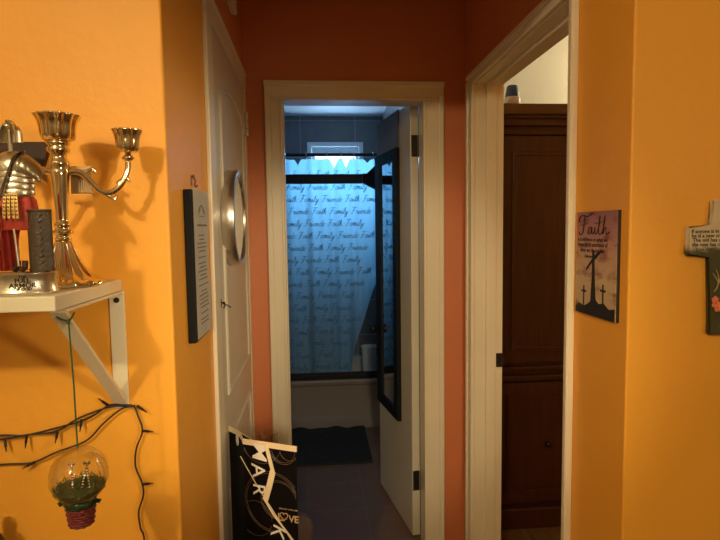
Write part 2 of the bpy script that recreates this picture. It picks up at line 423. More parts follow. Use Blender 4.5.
t3 = thing('trim_3', 'cream door casing and jamb around the bedroom doorway', 'door casing', (XR, 1.78, 0), kind='structure')
def rb(y0, y1, z0, z1):
    b = new(); box(b, (XR-.016, y0, z0), (XR, y1, z1), .003); return b
FJ, NJ = 2.152, 1.334      # far and near jamb faces
b = rb(1.302, 1.328, 0, 2.006); box(b, (XR-.020, 1.302, 0), (XR-.014, 1.312, 2.02), .003); obj('casing_board', b, 'cream', t3)
b = rb(FJ, 2.214, 0, 2.006); box(b, (XR-.022, 2.196, 0), (XR-.014, 2.216, 2.02), .003); obj('casing_board', b, 'cream', t3)
b = rb(1.302, 2.214, 2.006, 2.046); box(b, (XR-.022, 1.296, 2.030), (XR-.014, 2.216, 2.047), .003); obj('head_board', b, 'cream', t3)
b = new(); box(b, (XR, FJ, 0), (RX, 2.167, 2.003)); box(b, (XR, 1.322, 0), (RX, NJ, 2.003)); box(b, (XR, 1.322, 2.003), (RX, 2.167, 2.015)); obj('jamb', b, 'cream', t3)
b = new(); box(b, (.690, FJ-.013, 0), (.732, FJ, 2.003), .002); box(b, (.690, NJ, 0), (.732, NJ+.013, 2.003), .002); box(b, (.690, NJ+.013, 1.990), (.732, FJ-.013, 2.003), .002); obj('door_stop', b, 'cream', t3)
b = new(); box(b, (.736, FJ-.006, .865), (.760, FJ+.0005, .922), .001); box(b, (.750, FJ-.016, .880), (.766, FJ-.0055, .906), .001); obj('strike_plate', b, 'hinge', t3)

# ---- bathroom door (open inwards, hung on the right jamb)
ang = math.radians(9.0)
hx, hy = .468, 2.412
d1 = thing('door_1', 'beige bathroom door standing open with a tall black framed mirror hung on it', 'door', (hx, hy, 0), ang, kind='structure')
# local: door runs along +Y, thickness towards -X
DW, DT = .545, .037
b = new(); box(b, (-DT, .0, .012), (0, DW, 1.985), .003); obj('door_panel', b, 'door', d1, world=False)
for z in (.275, 1.80):
    b = new(); box(b, (-.034, -.0025, z-.047), (-.004, .001, z+.047), .001)
    for k in range(3):
        tube(b, [(.004, -.003, z-.047+k*.032), (.004, -.003, z-.047+k*.032+.029)], .006, 10)
    for sx_ in (-.026, -.012):
        for sz in (-.034, 0, .034): ball(b, (sx_, -.0025, z+sz), .0035, 8, (1, .4, 1))
    obj('hinge', b, 'hinge', d1, world=False)
for s in (-1, 1):
    b = new()
    x0 = -DT if s < 0 else 0
    rot = Matrix.Translation((x0, DW-.045, .90)) @ Matrix.Rotation(s*PI/2, 4, 'Y')
    lathe(b, [(.028, 0), (.028, .004), (.011, .008), (.011, .026), (.02, .034), (.026, .045), (.024, .056), (.012, .062), (0, .063)], n=20, mtx=rot)
    obj('door_knob', b, 'blackmetal', d1, smooth=True, world=False)
# tall mirror hung on that door
mr = thing('door_mirror', 'tall black framed mirror hanging on the open bathroom door', 'mirror', (hx, hy, 0), ang)
Y0, Y1, Z0, Z1 = .150, .515, .505, 1.815; X0 = -DT-.001; fx = X0-.022; fw = .055; ff = .095
b = new()
for lo, hi in [((fx, Y0, Z0), (X0, Y0+fw, Z1)), ((fx, Y1-ff, Z0), (X0, Y1, Z1)), ((fx, Y0+fw, Z0), (X0, Y1-ff, Z0+fw)), ((fx, Y0+fw, Z1-fw), (X0, Y1-ff, Z1))]: box(b, lo, hi, .003)
obj('mirror_frame', b, 'black', mr, world=False)
b = new(); box(b, (fx+.008, Y0+fw, Z0+fw), (X0-.001, Y1-ff, Z1-fw)); obj('mirror_glass', b, 'mirror', mr, world=False)
b = new(); box(b, (X0-.006, Y0+.004, Z1+.001), (X0, Y1+.004, 1.990), .004); obj('hanging_board', b, 'greyboard', mr, world=False)

# ---- left hallway door (closed)
d2 = thing('door_2', 'closed beige panelled door on the left hallway wall with a round mirror', 'door', (XL, 1.9, 0), kind='structure')
DF = XL+.008
b = new(); box(b, (XL-.03, 1.552, .012), (DF, 2.244, 1.993), .002)
obj('door_panel', b, 'door', d2)
def panel_mould(bm, y0, y1, z0, z1, x, arch=0.):
    pts = [(x, y0, z0), (x, y1, z0), (x, y1, z1-arch)]
    if arch:
        pts += [(x, (y0+y1)/2+(y1-y0)/2*cos(a), z1-arch+arch*sin(a)) for a in [PI*k/12 for k in range(1, 12)]]
    pts += [(x, y0, z1-arch), (x, y0, z0)]
    tube(bm, pts, .007, 6)
b = new(); panel_mould(b, 1.64, 2.15, .95, 1.88, DF, .07); panel_mould(b, 1.64, 2.15, .18, .80, DF); obj('panel_moulding', b, 'door', d2, smooth=True)
for z in (.28, 1.86):
    b = new(); box(b, (DF-.001, 2.205, z-.045), (DF+.003, 2.243, z+.045), .001)
    for k in range(3): tube(b, [(DF+.008, 2.245, z-.047+k*.032), (DF+.008, 2.245, z-.047+k*.032+.028)], .0065, 10)
    obj('hinge', b, 'door', d2, smooth=True)
b = new(); box(b, (DF, 1.556, 1.222), (DF+.002, 1.566, 1.246), .0006)
tube(b, smooth_path([(DF+.002, 1.561, 1.236), (DF+.010, 1.560, 1.235), (DF+.014, 1.545, 1.230), (DF+.014, 1.525, 1.226)]), .0020, 6)
tube(b, smooth_path([(DF+.008, 1.561, 1.232), (DF+.020, 1.566, 1.226), (DF+.026, 1.572, 1.220)]), .0016, 6)
ball(b, (DF+.009, 1.561, 1.234), .004, 8)
obj('latch_hook', b, 'hinge', d2, smooth=True)

# round mirror on that door
rm = thing('round_mirror', 'round silver rimmed mirror hanging on the closed hallway door', 'mirror', (DF, 1.755, 1.478))
rotX = Matrix.Translation((DF+.001, 1.755, 1.478)) @ Matrix.Rotation(PI/2, 4, 'Y')
b = new(); lathe(b, [(.138, 0), (.147, .0), (.149, .004), (.149, .032), (.147, .036), (.138, .037), (.135, .034), (.134, .006)], n=64, mtx=rotX); obj('rim', b, 'satin', rm, smooth=True)
b = new(); lathe(b, [(.135, .005), (.135, .031)], n=64, mtx=rotX); obj('mirror_glass', b, 'mirrordark', rm)

# small box above that door
b = new(); box(b, (XL, 1.90, 2.19), (XL+.022, 2.0, 2.35), .004)
for k in range(4): box(b, (XL+.022, 1.92, 2.22+k*.03), (XL+.024, 1.98, 2.23+k*.03))
tag(obj('wall_box', b, 'cream', loc=(XL, 1.95, 2.19)), 'small beige box on the wall high above the closed door', 'box')

# ---- tub
tb = thing('bathtub', 'white built in bathtub below the shower curtain', 'bathtub', (-.18, 3.85, 0))
def rrect(x0, x1, y0, y1, r_, z, n=5):
    pts = []
    for cx, cy, a in ((x1-r_, y1-r_, 0), (x0+r_, y1-r_, PI/2), (x0+r_, y0+r_, PI), (x1-r_, y0+r_, 1.5*PI)):
        for k in range(n+1): pts.append(Vector((cx+r_*cos(a+PI/2*k/n), cy+r_*sin(a+PI/2*k/n), z)))
    return pts
tx0, tx1 = BX0+.002, BX1-.002
loops = [rrect(tx0, tx1, 3.845, 4.595, .01, 0), rrect(tx0, tx1, 3.845, 4.595, .01, .06), rrect(tx0, tx1, 3.872, 4.595, .01, .085), rrect(tx0, tx1, 3.880, 4.595, .01, .20),
         rrect(tx0, tx1, 3.862, 4.595, .01, .31), rrect(tx0, tx1, 3.835, 4.595, .01, .325), rrect(tx0, tx1, 3.828, 4.595, .01, .345), rrect(tx0, tx1, 3.835, 4.595, .01, .36),
         rrect(tx0+.05, tx1-.05, 3.92, 4.53, .12, .362), rrect(tx0+.06, tx1-.06, 3.93, 4.52, .12, .35), rrect(tx0+.10, tx1-.10, 3.97, 4.48, .14, .10), rrect(tx0+.16, tx1-.16, 4.03, 4.42, .12, .07)]
b = new(); rings = [[b.verts.new(p) for p in l] for l in loops]; n = len(rings[0])
for a, c in zip(rings, rings[1:]):
    for i in range(n): b.faces.new((a[i], a[(i+1) % n], c[(i+1) % n], c[i]))
b.faces.new(rings[0][::-1]); b.faces.new(rings[-1])
obj('tub_shell', b, 'tub', tb, smooth=True)
b = new(); lathe(b, [(.022, 0), (.022, .003), (.006, .005), (0, .005)], (.30, 4.22, .071), 20); obj('drain', b, 'chrome', tb, smooth=True)

# shower door frame
sf = thing('shower_enclosure', 'dark metal shower door frame standing on the bathtub edge', 'shower frame', (-.18, 3.88, .361))
b = new(); box(b, (tx0, 3.855, 1.757), (tx1, 3.905, 1.822), .004); obj('header_rail', b, 'blackmetal', sf)
b = new(); box(b, (tx0, 3.85, .3615), (tx1, 3.91, .393), .003); box(b, (tx0, 3.855, .393), (tx1, 3.862, .41)); obj('bottom_track', b, 'blackmetal', sf)
for x0 in (tx0, tx1-.03):
    b = new(); box(b, (x0, 3.86, .393), (x0+.03, 3.90, 1.757), .003); obj('wall_post', b, 'blackmetal', sf)
fr = frame((.0, 3.853, 0), (1, 0, 0), (0, 0, 1))
b = new(); slab(b, [(.345, 1.757), (.445, 1.705), (.577, 1.69), (.577, 1.90), (.445, 1.885), (.375, 1.822), (.345, 1.822)], fr, .03)
obj('corner_bracket', b, 'blackmetal', sf)

# curtain rod
cr = thing('curtain_rod', 'dark shower curtain rod spanning the bathtub below the window top', 'curtain rod', (-.18, 4.0, 1.975))
b = new(); tube(b, [(BX0+.004, 4.0, 1.975), (BX1-.004, 4.0, 1.975)], .0125, 12); obj('rod', b, 'blackmetal', cr, smooth=True)
for x, s in ((BX0+.001, 1), (BX1-.001, -1)):
    b = new(); lathe(b, [(.03, 0), (.03, .006), (.018, .014), (.018, .03)], n=20, mtx=Matrix.Translation((x, 4.0, 1.975)) @ Matrix.Rotation(s*PI/2, 4, 'Y')); obj('end_cap', b, 'blackmetal', cr, smooth=True)

# curtain
cu = thing('shower_curtain', 'blue shower curtain printed with rows of cursive words', 'shower curtain', (-.18, 4.0, .2))
ringx = [-.90, -.72, -.54, -.37, -.20, -.045, .105, .207, .30, .44]
def pleat(x, z):
    k = .6+.4*min(1, max(0, (1.95-z)/.8))
    g = 1 if z > 1.2 else 1+.5*(1.2-z)
    return 4.012+.8*g*k*(.020*sin(19*x+.6*sin(2.3*z))+.014*sin(43*x+1.1+.5*z)+.007*sin(83*x+2))
def ztop(x):
    z = 1.946-.004*sin(31*x)**2
    for c, d, w_ in ((-.62, .04, .03), (-.28, .04, .03), (-.105, .045, .03), (.157, .062, .035), (.243, .064, .03), (.40, .03, .03)):
        z -= d*max(0, 1-abs(x-c)/w_)**1.2
    return z
def xr(z):
    pts = [(.2, .22), (.371, .257), (.50, .285), (.611, .313), (.76, .367), (.872, .398), (.984, .44), (1.1, .49), (1.3, .515), (2.1, .515)]
    for (z0, a), (z1, c) in zip(pts, pts[1:]):
        if z0 <= z <= z1: return a+(c-a)*(z-z0)/(z1-z0)
    return pts[-1][1]
b = new(); NX, NZ = 220, 70; rows = []
for j in range(NZ+1):
    row = []
    for i in range(NX+1):
        s = i/NX
        z = .372+(1.95-.372)*j/NZ
        x = -.92+(xr(z)+.92)*s
        zz = .372+(ztop(x)-.372)*j/NZ
        row.append(b.verts.new((x, pleat(x, zz)+(.03*max(0, (s-.93)/.07) if z < 1.1 else 0), zz)))
    rows.append(row)
for a, c in zip(rows, rows[1:]):
    for i in range(NX): b.faces.new((a[i], a[i+1], c[i+1], c[i]))
obj('curtain_cloth', b, 'curtain', cu, smooth='all')
LET = {
 'F': (1.45, [[(.1,1.9),(.5,2.1),(1.5,2.0)], [(.8,2.0),(.7,1),(.4,0),(0,.1)], [(.3,1.1),(1.1,1.15)]]),
 'a': (1.05, [[(.8,.9),(.4,1),(.05,.5),(.3,0),(.75,.4),(.85,1),(.8,.2),(1.05,0)]]),
 'd': (1.05, [[(.8,.9),(.4,1),(.05,.5),(.3,0),(.75,.4),(.95,2),(.8,.2),(1.05,0)]]),
 'e': (.9, [[(0,.4),(.5,.6),(.6,.9),(.35,1),(.1,.5),(.35,0),(.9,.25)]]),
 'h': (1.0, [[(0,.2),(.35,1.4),(.4,2),(.2,1.6),(.1,0),(.35,.8),(.65,1),(.7,.3),(.75,0),(1,.2)]]),
 'i': (.6, [[(0,.2),(.25,1),(.2,.2),(.35,0),(.6,.25)], [(.32,1.45),(.35,1.6)]]),
 'l': (.6, [[(0,.2),(.4,1.5),(.4,2.0),(.25,1.7),(.15,.3),(.3,0),(.6,.25)]]),
 'm': (1.3, [[(0,.8),(.15,1),(.15,0),(.3,.8),(.5,1),(.55,0),(.7,.8),(.9,1),(.95,.2),(1.1,0),(1.3,.2)]]),
 'n': (.95, [[(0,.8),(.15,1),(.15,0),(.3,.8),(.55,1),(.6,.2),(.75,0),(.95,.2)]]),
 'r': (.85, [[(0,.3),(.25,1.1),(.3,.9),(.6,.95),(.55,.3),(.7,0),(.9,.2)]]),
 's': (.75, [[(0,.2),(.4,1.1),(.6,.5),(.45,0),(.1,.1)]]),
 't': (.65, [[(0,.2),(.3,1.2),(.4,1.9),(.25,.4),(.4,0),(.7,.25)], [(.05,1.2),(.7,1.3)]]),
 'y': (1.0, [[(0,.8),(.15,1),(.2,.3),(.45,.1),(.75,.6),(.85,1),(.75,0),(.5,-1),(.2,-.8),(.5,-.1),(1,.3)]]),
 '.': (.5, [[(.15,.75),(.25,.85)]]),
}
b = new(); words_ = ['Faith', 'Family', 'Friends']
U = .0225
for j in range(17):
    z = 1.815-j*.0885; x = -.90-.14*((j*37) % 5)/5; k = j*2
    while x < .5:
        wd = words_[k % 3]; k += 1
        wid = sum(LET[c][0] for c in wd)*U
        if x+wid > xr(z)-.01: break
        if x > -.91:
            cxx = x
            for c in wd+'.':
                adv, strokes = LET[c]
                if c == '.': cxx += .35*U
                for st_ in strokes:
                    P = []
                    for p in smooth_path([(u, v, 0) for u, v in st_], 3):
                        X = cxx+(p.x+.30*p.y)*U; Z_ = z+p.y*U; P.append((X, pleat(X, Z_)-.003, Z_))
                    tube(b, P, .0021, 4)
                cxx += adv*U
        x += wid+1.0*U
obj('printed_words', b, 'print', cu, label='dark cursive words printed on the curtain')
for x in ringx:
    b = new(); pts = [(x, 4.0+.021*sin(a), 1.968+.026*cos(a)) for a in [2*PI*k/16 for k in range(17)]]
    tube(b, pts, .0028, 6); obj('curtain_ring', b, 'chrome', cu, smooth=True)

b = new(); lathe(b, [(.036, 0), (.040, .004), (.056, .44), (.060, .455), (.060, .465), (.054, .465), (.050, .44), (.036, .01), (0, .008)], (.405, 4.13, .073), 32)
tag(obj('plastic_bin', b, 'paleblue', smooth=True, loc=(.405, 4.13, .073)), 'tall pale blue container standing in the bathtub by the pulled back curtain', 'container')

# bath mat
b = new(); mx0, mx1, my0, my1 = -.42, .335, 3.235, 3.80; NX, NY = 40, 30; g = []
for j in range(NY+1):
    g.append([b.verts.new((mx0+(mx1-mx0)*i/NX, my0+(my1-my0)*j/NY, .016+.004*sin(i*.9)*sin(j*1.1)+.012*max(0, (j-24)/6)*(1+.5*sin(i*.5)))) for i in range(NX+1)])
for a, c in zip(g, g[1:]):
    for i in range(NX): b.faces.new((a[i], a[i+1], c[i+1], c[i]))
ext = bmesh.ops.extrude_face_region(b, geom=b.faces[:]); vs = [e for e in ext['geom'] if isinstance(e, bmesh.types.BMVert)]
for v in vs: v.co.z = .001
tag(obj('bath_mat', b, 'mat', smooth=True, loc=(-.04, 3.5, 0)), 'charcoal bath mat on the floor in front of the bathtub', 'bath mat')

# ---- bedroom armoire
ar = thing('armoire', 'dark mahogany armoire with panelled doors seen through the bedroom doorway', 'armoire', (1.34, 2.68, 0))
ax0, ax1, ay0, ay1 = .825, 1.85, 2.445, 2.92
b = new(); box(b, (ax0, ay0+.02, .08), (ax1, ay1, 1.925), .004); obj('carcass', b, 'darkwood', ar)
b = new(); box(b, (ax0-.015, ay0-.02, 0), (ax1+.015, ay1, .10), .006); obj('plinth', b, 'darkwood', ar)
b = new(); box(b, (ax0-.025, ay0-.03, 1.942), (ax1+.03, ay1+.0, 1.989), .006); obj('cornice', b, 'cornice', ar, label='cornice board with lamplight painted in as lighter brown')
b = new()
for k, (o, z0, z1) in enumerate([(.018, 1.925, 1.942), (.010, 1.895, 1.925), (.005, 1.855, 1.875)]): box(b, (ax0-o, ay0-o, z0), (ax1+o, ay1, z1), .003)
obj('cornice_moulding', b, 'darkwood', ar)
mid = (ax0+ax1)/2
for s, (a, c) in ((1, (ax0+.012, mid-.002)), (-1, (mid+.002, ax1-.012))):
    b = new(); box(b, (a, ay0, .80), (c, ay0+.02, 1.85), .003)
    ring_frame(b, a+.07, c-.07, .86, 1.78, .02, ay0-.007, ay0+.002, .003)
    dr = obj('cabinet_door', b, 'darkwood', ar)
    kx = c-.03 if s > 0 else a+.03
    b = new(); ball(b, (kx, ay0-.018, 1.2), .014); tube(b, [(kx, ay0, 1.2), (kx, ay0-.012, 1.2)], .006); obj('knob', b, 'hinge', dr, smooth=True)
b = new(); box(b, (ax0-.006, ay0-.010, .715), (ax1+.006, ay0+.02, .742), .005); box(b, (ax0-.004, ay0-.006, .765), (ax1+.004, ay0+.02, .785), .004); obj('waist_rail', b, 'darkwood', ar)
for k, (a, c) in enumerate([(ax0+.012, mid-.002), (mid+.002, ax1-.012)]):
    b = new(); box(b, (a, ay0, .12), (c, ay0+.02, .705), .003); ring_frame(b, a+.05, c-.05, .17, .65, .015, ay0-.006, ay0+.002, .002)
    dr = obj('drawer', b, 'darkwood', ar)
    b = new(); ball(b, ((a+c)/2, ay0-.018, .41), .014); obj('knob', b, 'hinge', dr, smooth=True)
sp = thing('spray_bottle', 'white bottle with tall blue cap on top of the armoire', 'bottle', (.925, 2.50, 1.989))
b = new(); lathe(b, [(.034, 0), (.037, .004), (.037, .036), (.032, .044)], (.925, 2.50, 1.990), 28); obj('bottle_body', b, 'offwhite', sp, smooth=True)
b = new(); lathe(b, [(.032, .036), (.032, .050), (.027, .085), (.022, .096), (.010, .100), (0, .100)], (.925, 2.50, 1.990), 28, flute=.02, nf=14); obj('cap', b, 'bluecap', sp, smooth=True)

# ---- shelf and bracket
SZ = 1.35
sh = thing('wall_shelf', 'white wall shelf holding the candelabra and armour statuette', 'shelf', (-.63, YF, SZ-.022))
b = new(); box(b, (-.95, .80, SZ-.022), (-.367, YF-.001, SZ), .002); obj('shelf_board', b, 'shelf', sh)
br = obj('shelf_bracket', box(new(), (-.391, YF-.005, 1.100), (-.363, YF-.001, SZ-.022), .001), 'shelf', sh)
b = new(); box(b, (-.389, .83, SZ-.027), (-.365, YF-.004, SZ-.0225)); obj('bracket_arm', b, 'shelf', br)
b = new(); P0 = Vector((-.378, .832, SZ-.026)); P1 = Vector((-.378, YF-.006, 1.112))
band(b, [P0, P0+Vector((0, .012, -.012)), P1-Vector((0, .012, -.012)), P1], .023, .006, (1, 0, 0)); obj('bracket_strut', b, 'shelf', br)
for z in (1.31, 1.117):
    b = new(); lathe(b, [(.0055, 0), (.005, .002), (0, .003)], n=12, mtx=Matrix.Translation((-.377, YF-.0055, z)) @ Matrix.Rotation(PI/2, 4, 'X')); obj('screw', b, 'hinge', br, smooth=True)

# ---- candelabra
cx, cy = -.420, .956
cd = thing('candelabra', 'tarnished silver candelabra with fluted cups standing on the shelf', 'candelabra', (cx, cy, SZ))
b = new()
lathe(b, [(.060, .001), (.061, .004), (.058, .008), (.049, .012), (.038, .021), (.029, .034), (.022, .048), (.0165, .062), (.013, .071), (.0115, .077)], (cx, cy, SZ), 96, flute=.06, nf=14, f0=2, f1=8); obj('foot', b, 'brass', cd, smooth='all')
b = new(); lathe(b, [(.0095, .076), (.013, .078), (.0135, .081), (.010, .083), (.012, .086), (.0165, .089), (.017, .092), (.012, .095), (.0105, .098), (.0135, .101), (.013, .105), (.0095, .108), (.0095, .112), (.0105, .135), (.0125, .16), (.0150, .185), (.0155, .192), (.013, .197), (.0165, .201), (.0155, .207), (.012, .212), (.0125, .219), (.0175, .224), (.018, .228), (.0145, .232), (.0185, .236), (.019, .239), (.013, .243)], (cx, cy, SZ), 40); obj('stem', b, 'brass', cd, smooth='all')
def cup(bm, c, s, h):
    lathe(bm, [(.010*s, 0), (.0185*s, .001*h), (.0225*s, .004*h), (.0248*s, .011*h), (.0258*s, .024*h), (.0275*s, .034*h), (.0315*s, .0425*h), (.0335*s, .0455*h), (.0328*s, .047*h), (.027*s, .042*h), (.0235*s, .03*h), (.020*s, .010*h), (0, .008*h)], c, 80, flute=.05, nf=12, f0=3, f1=10)
b = new(); cup(b, (cx+.001, cy, SZ+.240), 1.04, .93); obj('candle_cup', b, 'brass', cd, smooth='all')
av = Vector((.099, .040, 0))
for s in (1, -1):
    b = new(); base = Vector((cx, cy, SZ)); d = av*s
    path = [base+d*t+Vector((0, 0, z)) for t, z in ((.05, .186), (.18, .192), (.30, .190), (.40, .180), (.50, .167), (.60, .158), (.72, .158), (.84, .167), (.93, .182), (.985, .198), (1.0, .214))]
    tube(b, smooth_path(path, 5), lambda t: .0064-.0016*t, 10)
    up = Vector((0, 0, 1)); dn = d.normalized()
    for t, z, q in ((.36, .186, 1), (.66, .158, -1), (.86, .172, 1)):
        c0 = base+d*t+Vector((0, 0, z))
        tube(b, smooth_path([c0-dn*.004, c0+dn*.003+up*.007*q, c0+dn*.012+up*.011*q, c0+dn*.016+up*.005*q]), .0046, 8, .0020)
    a_ = obj('candle_arm', b, 'brass', cd, smooth='all')
    e = base+d+Vector((0, 0, .212))
    b = new(); lathe(b, [(.004, 0), (.0105, .005), (.0105, .007), (.005, .012), (.005, .017)], tuple(e), 28); cup(b, (e.x, e.y, e.z+.0155), .74, .84)
    obj('candle_cup', b, 'brass', a_, smooth='all')
# ribbed tag on arm
tx, ty = -.396, .983
tg = thing('ribbed_tag', 'small ribbed tan square tag hanging on the candelabra arm', 'tag', (tx, ty, 1.50))
b = new(); box(b, (tx-.018, ty-.002, 1.506), (tx+.018, ty+.002, 1.550), .0015)
for k in range(10): tube(b, [(tx-.0155+k*.0034, ty-.0025, 1.508), (tx-.0155+k*.0034, ty-.0025, 1.545)], .0010, 5)
obj('tag_plate', b, 'tagm', tg)
b = new(); box(b, (tx-.019, ty-.0035, 1.546), (tx+.019, ty+.0035, 1.553), .001); obj('tag_top_bar', b, 'tagm', tg)

# ---- armour statuette
sx, sy_ = -.436, .846
st = thing('armour_statuette', 'silver armour statuette with helmet and red tunic on an oval base on the shelf', 'statuette', (sx, sy_, SZ))
Z = SZ
b = new(); lathe(b, [(.051, .0005), (.053, .003), (.053, .005), (.0515, .007), (.0505, .027), (.052, .030), (.052, .032), (.049, .034), (0, .034)], (sx, sy_, Z), 64, sy=.74); pl_ = obj('base', b, 'silver', st, smooth=True)
b = new()
for body, z, s in (('THE', .0262, .0050), ('FULL', .0195, .0086), ('ARMOR', .0122, .0092), ('OF GOD', .0078, .0056)):
    def fn(v, z=z):
        a = (v.x*1.1+.0215)/.0515
        return Vector((sx+.0516*sin(a), sy_-.0516*.74*cos(a)-v.z, Z+z+v.y))
    text(b, body, s, None, align='CENTER', ext=.0003, bold=.00025, fn=fn)
obj('base_lettering', b, 'ink', pl_, label='dark engraved words on the base')
b = new(); tube(b, [(sx-.001, sy_, Z+.033), (sx-.003, sy_, Z+.246)], .0030, 8); ball(b, (sx-.003, sy_-.003, Z+.245), .0045); obj('stake', b, 'silver', st, smooth=True)
# helmet (open face towards the viewer)
b = new(); hc = Vector((sx-.002, sy_+.002, Z+.235))
A0, A1 = math.radians(-38), math.radians(218)
rows = []
for j in range(9):
    ph = PI/2*j/8
    rows.append([b.verts.new(hc+Vector((.0140*cos(ph)*cos(A0+(A1-A0)*i/16), .016*cos(ph)*sin(A0+(A1-A0)*i/16), .0165*sin(ph)))) for i in range(17)])
low = []
for i in range(17):
    a = A0+(A1-A0)*i/16; e_ = abs(i-8)/8
    low.append(b.verts.new(hc+Vector((.0145*cos(a)*(1+.06*(1-e_)), .017*sin(a), -.010-.004*e_))))
rows.insert(0, low)
for a, c in zip(rows, rows[1:]):
    for i in range(16): b.faces.new((a[i], a[i+1], c[i+1], c[i]))
bmesh.ops.remove_doubles(b, verts=b.verts, dist=1e-5)
bmesh.ops.solidify(b, geom=b.faces[:], thickness=.0016)
hl = obj('helmet', b, 'silver', st, smooth=True)
b = new(); tube(b, [hc+Vector((0, .018*cos(a), .0172*sin(a)+.001)) for a in [PI*k/14-.1 for k in range(1, 11)]], .0020, 6); obj('helmet_crest', b, 'silver', hl, smooth=True)
# cuirass
b = new()
pr = [(.006, .209), (.011, .208), (.020, .203), (.027, .197), (.0305, .190), (.0315, .183), (.0305, .179)]
z = .179
for k in range(4):
    pr += [(.0295-.0010*k, z), (.0308-.0010*k, z-.003), (.0298-.0010*k, z-.0080), (.0278-.0010*k, z-.0084)]; z -= .0086
pr += [(.024, z-.002)]
lathe(b, pr, (sx, sy_, Z), 40, sy=.66); obj('cuirass', b, 'silver', st, smooth=True)
for s in (1, -1):
    b = new(); rows = []
    for q in range(17):
        a = q/16; st_ = (a*4) % 1
        R_ = .0225*math.sqrt(max(.02, 1-.72*a*a))*(1+.07*st_)
        c0 = Vector((sx+s*(.012+.031*a), sy_, Z+.186-.020*a*a))
        rows.append([b.verts.new(c0+Vector((0, -R_*cos(t)*.98, R_*.86*sin(t)))) for t in [-.45+(PI+.9)*i/16 for i in range(17)]])
    for a, c in zip(rows, rows[1:]):
        for i in range(16): b.faces.new((a[i], a[i+1], c[i+1], c[i]))
    bmesh.ops.solidify(b, geom=b.faces[:], thickness=.0012)
    obj('shoulder_guard', b, 'silver', st, smooth=True)
# tunic, belt straps, baldric
b = new(); lathe(b, [(.022, .147), (.027, .138), (.030, .115), (.032, .095), (.031, .094), (.0, .098)], (sx, sy_+.002, Z), 60, flute=.07, nf=11, sy=.66, f0=1); obj('tunic', b, 'red', st, smooth=True)
b = new()
for xx in (-.004, .002, .008, .013):
    pts = [(sx+xx*.85, sy_-.0195, Z+.146), (sx+xx, sy_-.0225, Z+.130), (sx+xx*1.1, sy_-.0240, Z+.110-.05*abs(xx-.004))]
    band(b, pts, .0040, .0015, (1, 0, 0))
    for q in range(7): ball(b, (sx+xx*(.87+.035*q), sy_-.0212-.0006*q, Z+.144-.0055*q), .0017, 6)
obj('belt_straps', b, 'gold', st, smooth=True)
b = new(); pts = smooth_path([(sx+.016, sy_+.002, Z+.209), (sx+.013, sy_-.020, Z+.200), (sx+.004, sy_-.0235, Z+.175), (sx-.007, sy_-.0225, Z+.148), (sx-.015, sy_-.026, Z+.118)]); band(b, pts, .0058, .0016, (.8, 0, .5)); obj('shoulder_strap', b, 'leather', st, smooth=True)
b = new(); tube(b, [(sx-.015, sy_-.028, Z+.128), (sx-.012, sy_-.028, Z+.092)], .0032, 8, .0010); ball(b, (sx-.015, sy_-.028, Z+.131), .0042, 8); tube(b, [(sx-.021, sy_-.028, Z+.124), (sx-.009, sy_-.028, Z+.126)], .002, 6); obj('dagger', b, 'leather', st, smooth=True)
# red cape folds hanging to the base at the left
b = new(); NX, NZ = 30, 16; g = []
for j in range(NZ+1):
    z = Z+.035+.070*j/NZ
    g.append([b.verts.new((sx-.034+.040*i/NX*(.9+.1*j/NZ), sy_-.004+.004*sin(i*.95+.25*j)-.010*sin(PI*i/NX), z)) for i in range(NX+1)])
for a, c in zip(g, g[1:]):
    for i in range(NX): b.faces.new((a[i], a[i+1], c[i+1], c[i]))
bmesh.ops.solidify(b, geom=b.faces[:], thickness=.002)
obj('cape', b, 'red', st, smooth='all')
b = new(); tube(b, [(sx+.008, sy_-.024, Z+.096), (sx+.0125, sy_-.026, Z+.044)], .0015, 8, .0012); ball(b, (sx+.0125, sy_-.026, Z+.043), .0018, 6); obj('sword', b, 'silver', st, smooth=True)
for q, xx in enumerate((.006, .016)):
    b = new(); ball(b, (sx+xx, sy_-.022, Z+.038), .0055, 10, (.7, 1.4, .75)); tube(b, [(sx+xx, sy_-.017, Z+.037), (sx+xx+.001, sy_-.016, Z+.050)], .0042, 8); obj('sandal', b, 'leather', st, smooth=True)
# curved shield
b = new(); NX = 14
scx, scy = sx+.036, sy_-.004
cols = []
for i in range(NX+1):
    a = math.radians(-72)+math.radians(144)*i/NX
    cols.append((scx+.0185*sin(a), scy-.012*cos(a)))
inn = [(scx+(x-scx)*.9, scy+(y-scy)*.85+.001) for x, y in cols]
prism(b, cols+inn[::-1], Z+.034, Z+.124)
for zz in (.036, .122): tube(b, [(x, y-.0005, Z+zz) for x, y in cols], .0012, 6)
for k in range(9): tube(b, [(scx+.003, scy-.0122, Z+.045+k*.0085), (scx+.007, scy-.0117, Z+.049+k*.0085)], .0009, 5)
obj('shield', b, 'shield', st, smooth=True)

# dark plaque on the wall behind the statuette
fr = frame((0, YF+.0005, 0), (1, 0, 0), (0, 0, 1))
b = new(); slab(b, [(-.62, 1.548), (-.50, 1.548), (-.482, 1.6), (-.482, 1.606), (-.638, 1.606), (-.638, 1.6)], fr, .014)
tag(obj('wood_plaque', b, 'darkwood2', loc=(-.56, YF, 1.548)), 'dark brown wood plaque with slanted sides on the wall behind the statuette', 'plaque')

